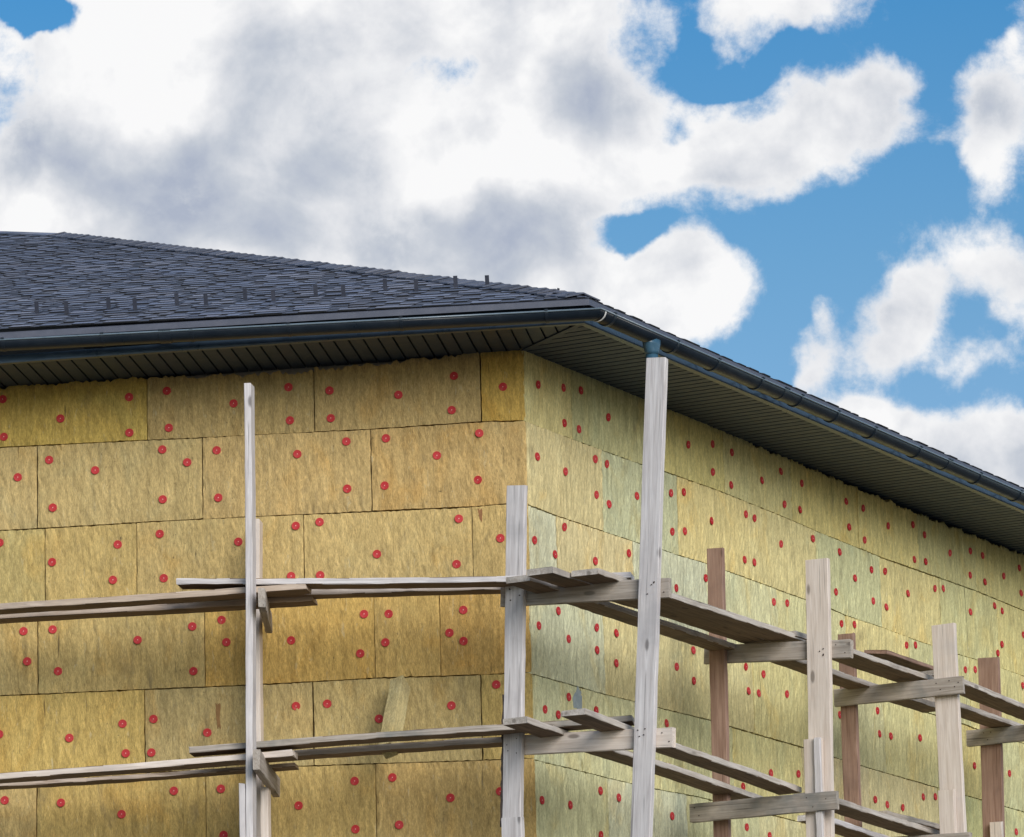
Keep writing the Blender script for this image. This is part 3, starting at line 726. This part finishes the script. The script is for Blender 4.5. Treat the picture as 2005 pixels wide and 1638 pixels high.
fA = frame('scaffold frame seen edge-on against the ochre wall, with a thin white upright', (*V3(MB_['Ao'][0])[:2], 0))
oA = upright(fA, 'Ao', 'wood_white', 11, .15, 'L'); upright(fA, 'Ai', 'wood_pink', 12, .13, 'L')
for key, z_sh, sd, ln in (('AU', 0, 13, .13), ('AL', -.02, 14, .135)):
    A, B = map(V3, MB_[key]); A = A + UP * z_sh; B = B + UP * z_sh
    timber('crossbeam', A, B, -UP, ln, -DL, .048, M['wood_grey'], fA, sd, rough=.004)
A, B = map(V3, MB_['As1']); timber('splice_board', A - UP * 3, B, -NL, .12, DL, .042, M['wood_white'], fA, 15, anchor=(0, .5))
A, B = map(V3, MB_['As2']); timber('splice_board', A - UP * 3, B, -NL, .12, DL, .055, M['wood_pink'], fA, 16, anchor=(0, .5))

fB = frame('scaffold frame at the house corner whose outer upright rises highest, up to the gutter', (*V3(MB_['Bo'][0])[:2], 0))
A, B = map(V3, MB_['Bi'])
oBi = timber('upright', A, B, NR, .140, DR, PT, M['wood_white'], fB, 21, anchor=(.5, 0))
A2 = V3(MB_['Bs'][0]); B2 = V3(MB_['Bs'][1])
timber('splice_board', Vector((A2.x, A2.y, 0)), B2, NR, .152, DR, PT, M['wood_white'], fB, 22, anchor=(.5, 0))
oBo = upright(fB, 'Bo', 'wood_white', 23, .146)
bBU = crossbeam(fB, 'BU', 1, 'wood_grey', 24); bBL = crossbeam(fB, 'BL', 1, 'wood_pink', 25)
post_nails(oBo, 'Bo', 7.28, rn_); post_nails(oBo, 'Bo', 6.28, rn_); post_nails(oBi, 'Bi', 7.35, rn_); post_nails(oBi, 'Bi', 6.3, rn_)

rb = random.Random(44); bk = MB(); rings = []
for i in range(26):
    z_ = 6.66 - .9 * i / 25; c_ = at_z('Bi', max(z_, 5.76)) - NR * (.070 + rb.uniform(0, .003)); w_ = .004 + rb.uniform(0, .009)
    rings.append([c_ - DR * .004, c_ - NR * w_ - DR * .002, c_ - NR * w_ + DR * .040, c_ + DR * .046])
bk.sweep(None, rings); bk.build('bark_edge', M['bark'], fB)
fC = frame('scaffold frame right of the corner frame, with a reddish inner and a pale outer upright', (*V3(MB_['Co'][0])[:2], 0))
upright(fC, 'Ci', 'wood_brown', 31, .125); oCo = upright(fC, 'Co', 'wood_pink', 32, .178)
crossbeam(fC, 'CU', 1, 'wood_grey', 33); bCL = crossbeam(fC, 'CL', 0, 'wood_grey', 34)
A, B = map(V3, MB_['Cs']); timber('splice_board', Vector((A.x, A.y, 0)), B, NR, .135, DR, .046, M['wood_pink'], fC, 35, anchor=(.5, 0))
timber('splice_board', Vector((A.x, A.y, 0)) + NR * .045 - DR * .030, B + NR * .048 - DR * .030, NR, .050, DR, .028, M['wood_white'], fC, 36, anchor=(.5, 0))
post_nails(oCo, 'Co', 7.22, rn_); nails(bCL, [lerp3('CL', t) - UP * h for t, h in ((.03, .03), (.06, .09), (.80, .03), (.84, .10), (.93, .05))], -DR)

fD = frame('scaffold frame second from the right, its pale outer upright spliced at the foot', (*V3(MB_['Do'][0])[:2], 0))
upright(fD, 'Di', 'wood_brown', 41, .130); oDo = upright(fD, 'Do', 'wood_pink', 42, .190)
bDU = crossbeam(fD, 'DU', 0, 'wood_grey', 43); crossbeam(fD, 'DL', 0, 'wood_grey', 44)
A, B = map(V3, MB_['Ds']); timber('splice_board', Vector((A.x, A.y, 0)), B, NR, .128, DR, .046, M['wood_pink'], fD, 45, anchor=(.5, 0))
nails(bDU, [lerp3('DU', t) - UP * h for t, h in ((.80, .04), (.83, .09), (.90, .03), (.94, .08), (.97, .05))], -DR)

fE = frame('scaffold frame at the right edge, only its brown inner upright in view', (*V3(MB_['Ei'][0])[:2], 0))
upright(fE, 'Ei', 'wood_brown', 51, .180)
A, B = map(V3, MB_['EU']); dirE = (B - A).normalized()
timber('crossbeam', A, A + dirE * 1.12, -UP, .132, DR, PT, M['wood_grey'], fE, 52)
A, B = map(V3, MB_['Es']); timber('splice_board', Vector((A.x, A.y, 0)), B, NR, .105, DR, .046, M['wood_pink'], fE, 53, anchor=(.5, 0))
q = P('R', 7.13, 1.33, 0); timber('upright', q, q + UP * 7.7, NR, .17, DR, PT, M['wood_pink'], fE, 54, anchor=(.5, 0))
q = P('R', 7.06, .30, 6.02); timber('crossbeam', q, q + NR * 1.15, -UP, .132, DR, PT, M['wood_grey'], fE, 55)

for par, key, ts, side_n in ((fA, 'AU', (.08, .11), -DL), (fA, 'AL', (.05, .09, .12), -DL), (fD, 'DL', (.9, .95), -DR), (fE, 'EU', (.30, .36, .42), -DR), (fC, 'CU', (.90, .96), -DR), (fB, 'BU', (.93, .97), -DR), (fB, 'BL', (.94, .98), -DR)):
    nails(par, [lerp3(key, t) - UP * (.035 + .06 * (i % 2) + (.02 if key == 'AL' else 0)) for i, t in enumerate(ts)], side_n)

# ------------------------------------------------------------------ loose planks on the frames
M['wood_face'] = make_wood('muddy_shaded_plank_face', (.27, .19, .13), (.13, .088, .058), (.11, .085, .065), .6, .6)  # brown face wood, its colour darkened for the shaded plank undersides
def plank(key, label, mat, width, seed, side, thick=.042, waney=0.0, sag=0.0, tilt=0.0, group=None):
    A, B = map(V3, PLANKS[key]); d, n = SIDES[side]
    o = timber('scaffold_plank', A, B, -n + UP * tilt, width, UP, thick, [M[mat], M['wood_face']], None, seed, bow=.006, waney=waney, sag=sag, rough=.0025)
    for p_ in o.data.polygons:          # sawn edges have greyed; broad faces are muddy, with underside shade painted in
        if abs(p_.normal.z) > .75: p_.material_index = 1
    return tag(o, label, 'plank', group or 'planks laid across the scaffold frames')
plank('a1', 'front plank of the upper left walkway, entering from the left edge of the photo', 'wood_plank', .20, 61, 'L')
plank('a2', 'rear plank of the upper left walkway, running in from the left edge behind another', 'wood_plank', .19, 62, 'L')
plank('b1', 'pale front plank on the upper walkway left of the corner upright, lying on another plank', 'wood_white', .20, 63, 'L', sag=.012)
plank('b2', 'pale rear plank of the upper walkway ending behind the corner upright', 'wood_pink', .18, 64, 'L', sag=.008)
plank('c1', 'front plank of the lower left walkway with a rusty orange end by the thin upright', 'wood_pink', .21, 65, 'L', waney=.004)
plank('c2', 'thin rear plank with dark bark edge on the lower left walkway', 'wood_plank', .17, 66, 'L', thick=.028, waney=.012)
plank('d1', 'grey front plank of the lower walkway in front of the leaning wool offcut', 'wood_grey', .21, 67, 'L', waney=.003)
plank('d2', 'grey rear plank of the lower walkway below the leaning wool offcut', 'wood_grey', .20, 68, 'L', waney=.004)
plank('p2', 'outermost plank of the upper walkway beside the tallest upright', 'wood_dark', .205, 71, 'R')
plank('p1', 'middle plank of the upper walkway beside the tallest upright, its end sticking out farthest', 'wood_dark', .20, 72, 'R')
plank('p0', 'inner plank of the upper walkway whose end overlaps the corner upright', 'wood_dark', .185, 73, 'R')
plank('q2', 'outer plank of the lower walkway beside the tallest upright, its near end tipped up', 'wood_dark', .185, 74, 'R', waney=.004)
plank('q1', 'inner plank of the lower walkway whose end overlaps the corner upright', 'wood_dark', .185, 75, 'R')
plank('e1', 'outer plank of the upper walkway between the two pale outer uprights', 'wood_dark', .25, 76, 'R')
plank('e2', 'inner plank of the upper walkway between the two pale outer uprights', 'wood_dark', .19, 77, 'R')
plank('e3', 'warped reddish plank lying loose on top of the upper right walkway', 'wood_brown', .19, 78, 'R', thick=.030, tilt=.10)
plank('f1', 'outer plank of the upper walkway leaving the right edge of the photo', 'wood_dark', .22, 79, 'R')
plank('f2', 'inner plank of the upper walkway leaving the right edge of the photo', 'wood_dark', .20, 80, 'R')
plank('g1', 'outer plank of the lower right walkway at the bottom of the photo', 'wood_dark', .21, 81, 'R')
plank('g2', 'pale inner plank of the lower right walkway at the bottom of the photo', 'wood_white', .20, 82, 'R', waney=.006)
plank('g3', 'short plank lying on top of the lower right walkway', 'wood_grey', .20, 83, 'R')

# leaning strip of wool
A, B = map(V3, OFFCUT)
oc = timber('wool_offcut', A, B, (DL * -.89 + NL * .45), .098, (DL * .45 + NL * .89), .125, M['wool_strip'], None, 91, anchor=(.5, .5), bow=.003, rough=.004)
oc.color = (.46, .38, .19, 1)
tag(oc, 'narrow offcut strip of mineral wool leaning on the wall above the lower planks', 'insulation strip')

# ------------------------------------------------------------------ sky and light
SUN_EL, SUN_AZ = math.radians(22), math.radians(155)     # azimuth clockwise from +Y: behind the viewer, to the right
sun_dir = Vector((math.sin(SUN_AZ) * math.cos(SUN_EL), math.cos(SUN_AZ) * math.cos(SUN_EL), math.sin(SUN_EL)))
ld = bpy.data.lights.new('sun', 'SUN'); ld.energy = SUN_E; ld.angle = math.radians(34); ld.color = (1, .965, .91)
sun = bpy.data.objects.new('sun', ld); col.objects.link(sun); sun.location = (0, -10, 30)
sun.rotation_euler = sun_dir.to_track_quat('Z', 'Y').to_euler()

wd = bpy.data.worlds.new('World'); bpy.context.scene.world = wd; wd.use_nodes = True
nt = wd.node_tree
for n in list(nt.nodes): nt.nodes.remove(n)
outn = N(nt, 'ShaderNodeOutputWorld'); bg = N(nt, 'ShaderNodeBackground'); bg.inputs['Strength'].default_value = SKY_S
link(nt, bg.outputs[0], outn.inputs[0])
sky = N(nt, 'ShaderNodeTexSky'); sky.sky_type = 'NISHITA'; sky.sun_disc = False
sky.sun_elevation = SUN_EL; sky.sun_rotation = SUN_AZ; sky.altitude = 200; sky.air_density = 1.0; sky.dust_density = .3; sky.ozone_density = 2.0
tc = N(nt, 'ShaderNodeTexCoord'); nv = N(nt, 'ShaderNodeVectorMath', operation='NORMALIZE'); link(nt, tc.outputs['Generated'], nv.inputs[0])
dirv = nv.outputs[0]
sx = N(nt, 'ShaderNodeSeparateXYZ'); link(nt, dirv, sx.inputs[0])
cx = N(nt, 'ShaderNodeCombineXYZ'); link(nt, sx.outputs[0], cx.inputs[0]); link(nt, sx.outputs[2], cx.inputs[1])
# domain warp so that the cloud masses have billowing outlines
wn = N(nt, 'ShaderNodeTexNoise'); wn.inputs['Scale'].default_value = 24; wn.inputs['Detail'].default_value = 6; wn.inputs['Roughness'].default_value = .52
link(nt, dirv, wn.inputs['Vector'])
ws = N(nt, 'ShaderNodeVectorMath', operation='MULTIPLY_ADD'); link(nt, wn.outputs['Color'], ws.inputs[0]); ws.inputs[1].default_value = (.030, .030, 0); ws.inputs[2].default_value = (-.015, -.015, 0)
wa = N(nt, 'ShaderNodeVectorMath', operation='ADD'); link(nt, cx.outputs[0], wa.inputs[0]); link(nt, ws.outputs[0], wa.inputs[1])
def blob_sum(blobs, vec):
    tot = None
    for (bx, bz, rx, rz, amp) in blobs:
        v = N(nt, 'ShaderNodeVectorMath', operation='MULTIPLY_ADD'); link(nt, vec, v.inputs[0])
        v.inputs[1].default_value = (1 / rx, 1 / rz, 0); v.inputs[2].default_value = (-bx / rx, -bz / rz, 0)
        l = N(nt, 'ShaderNodeVectorMath', operation='LENGTH'); link(nt, v.outputs[0], l.inputs[0])
        m = maprange(nt, l.outputs['Value'], .15, 1.45, amp, 0, True)
        tot = m if tot is None else math2(nt, 'ADD', tot, m)
    return tot
cover = blob_sum(CLOUD_BLOBS, wa.outputs[0])
cover = math2(nt, 'MINIMUM', cover, 1.55)
# broken cloud over the rest of the sky
far_ = N(nt, 'ShaderNodeVectorMath', operation='DISTANCE'); link(nt, dirv, far_.inputs[0]); far_.inputs[1].default_value = (0, .97, .25)
outside = maprange(nt, far_.outputs['Value'], .15, .24, 0, 1, True)
gen = noise(nt, dirv, 3.2, 6, .6)
cover = math2(nt, 'ADD', cover, math2(nt, 'MULTIPLY', outside, maprange(nt, gen, .50, .66, 0, 1.1, True)))
fb = noise(nt, dirv, 21, 10, .55, .15)
fb2 = noise(nt, dirv, 48, 12, .66, .12)
dens = math2(nt, 'ADD', cover, math2(nt, 'MULTIPLY', math2(nt, 'SUBTRACT', fb, .5), 2.3))
dens = math2(nt, 'ADD', dens, math2(nt, 'MULTIPLY', math2(nt, 'SUBTRACT', fb2, .5), 2.1))
alpha = maprange(nt, dens, .24, .90, 0, 1, True)
# shading of the cloud: chosen darker cores plus lit upper rims from the noise itself
up_off = N(nt, 'ShaderNodeVectorMath', operation='ADD'); link(nt, dirv, up_off.inputs[0]); up_off.inputs[1].default_value = (-.004, 0, .012)
f1 = noise(nt, dirv, 34, 5, .5, .4); f2 = noise(nt, up_off.outputs[0], 34, 5, .5, .4)
rim = math2(nt, 'MULTIPLY', math2(nt, 'SUBTRACT', f2, f1), 2.4)
shade = blob_sum(CLOUD_SHADE, wa.outputs[0])
big = noise(nt, dirv, 15, 6, .52, .3)
shade = math2(nt, 'ADD', shade, math2(nt, 'ADD', math2(nt, 'MULTIPLY', math2(nt, 'SUBTRACT', big, .36), 1.5), math2(nt, 'MULTIPLY', math2(nt, 'SUBTRACT', noise(nt, dirv, 40, 10, .62, .15), .5), 1.6)))
shade = math2(nt, 'ADD', shade, rim)
thick = maprange(nt, dens, .55, 1.35, 0, 1, True)
shade = math2(nt, 'MULTIPLY', shade, math2(nt, 'ADD', math2(nt, 'MULTIPLY', thick, .7), .3))
K = 1 / (SKY_S * 2 ** EXPOSURE)
cc = ramp(nt, [(0.0, (.95 * K, .95 * K, .955 * K)), (.30, (.77 * K, .785 * K, .82 * K)), (.65, (.56 * K, .60 * K, .67 * K)), (1.0, (.42 * K, .47 * K, .58 * K))])
shade = math2(nt, 'MULTIPLY_ADD', shade, .78); shade.node.inputs[2].default_value = .05
link(nt, shade, cc.inputs[0])
# clear sky
tz = ramp(nt, [(.17, (.95 * DIM, 1.0 * DIM, 1.07 * DIM)), (.245, (.64 * DIM, .95 * DIM, 1.07 * DIM)), (.31, (.33 * DIM, .86 * DIM, 1.13 * DIM)), (.60, (.55 * DIM, .9 * DIM, 1.2 * DIM))])
link(nt, sx.outputs[2], tz.inputs[0])
grade = mixc(nt, sky.outputs[0], tz.outputs[0], 1.0, 'MULTIPLY')
# the clear air away from the low band the camera looks at is as bright as the sky model makes it
grade = mixc(nt, grade, sky.outputs[0], outside)
col_sky = mixc(nt, grade, cc.outputs[0], alpha)
link(nt, col_sky, bg.inputs[0])

# ------------------------------------------------------------------ camera
cd = bpy.data.cameras.new('camera'); cam = bpy.data.objects.new('camera', cd); col.objects.link(cam)
cd.sensor_fit = 'HORIZONTAL'; cd.sensor_width = 36; cd.lens = 9213.05 / 2005 * 36; cd.clip_start = .5; cd.clip_end = 3000
pit, rol = math.radians(12.448), math.radians(-1.4705)
fw = Vector((0, math.cos(pit), math.sin(pit))); u0 = Vector((0, -math.sin(pit), math.cos(pit))); r0 = Vector((1, 0, 0))
rt = r0 * math.cos(rol) + u0 * math.sin(rol); upv = -r0 * math.sin(rol) + u0 * math.cos(rol)
cam.matrix_world = Matrix(((rt.x, upv.x, -fw.x, 0), (rt.y, upv.y, -fw.y, 0), (rt.z, upv.z, -fw.z, CAM_Z), (0, 0, 0, 1)))
sc = bpy.context.scene; sc.camera = cam
sc.render.engine = 'CYCLES'
sc.view_settings.view_transform = 'Standard'; sc.view_settings.look = 'None'; sc.view_settings.exposure = EXPOSURE; sc.view_settings.gamma = 1
sc.cycles.max_bounces = 6; sc.cycles.use_denoising = True
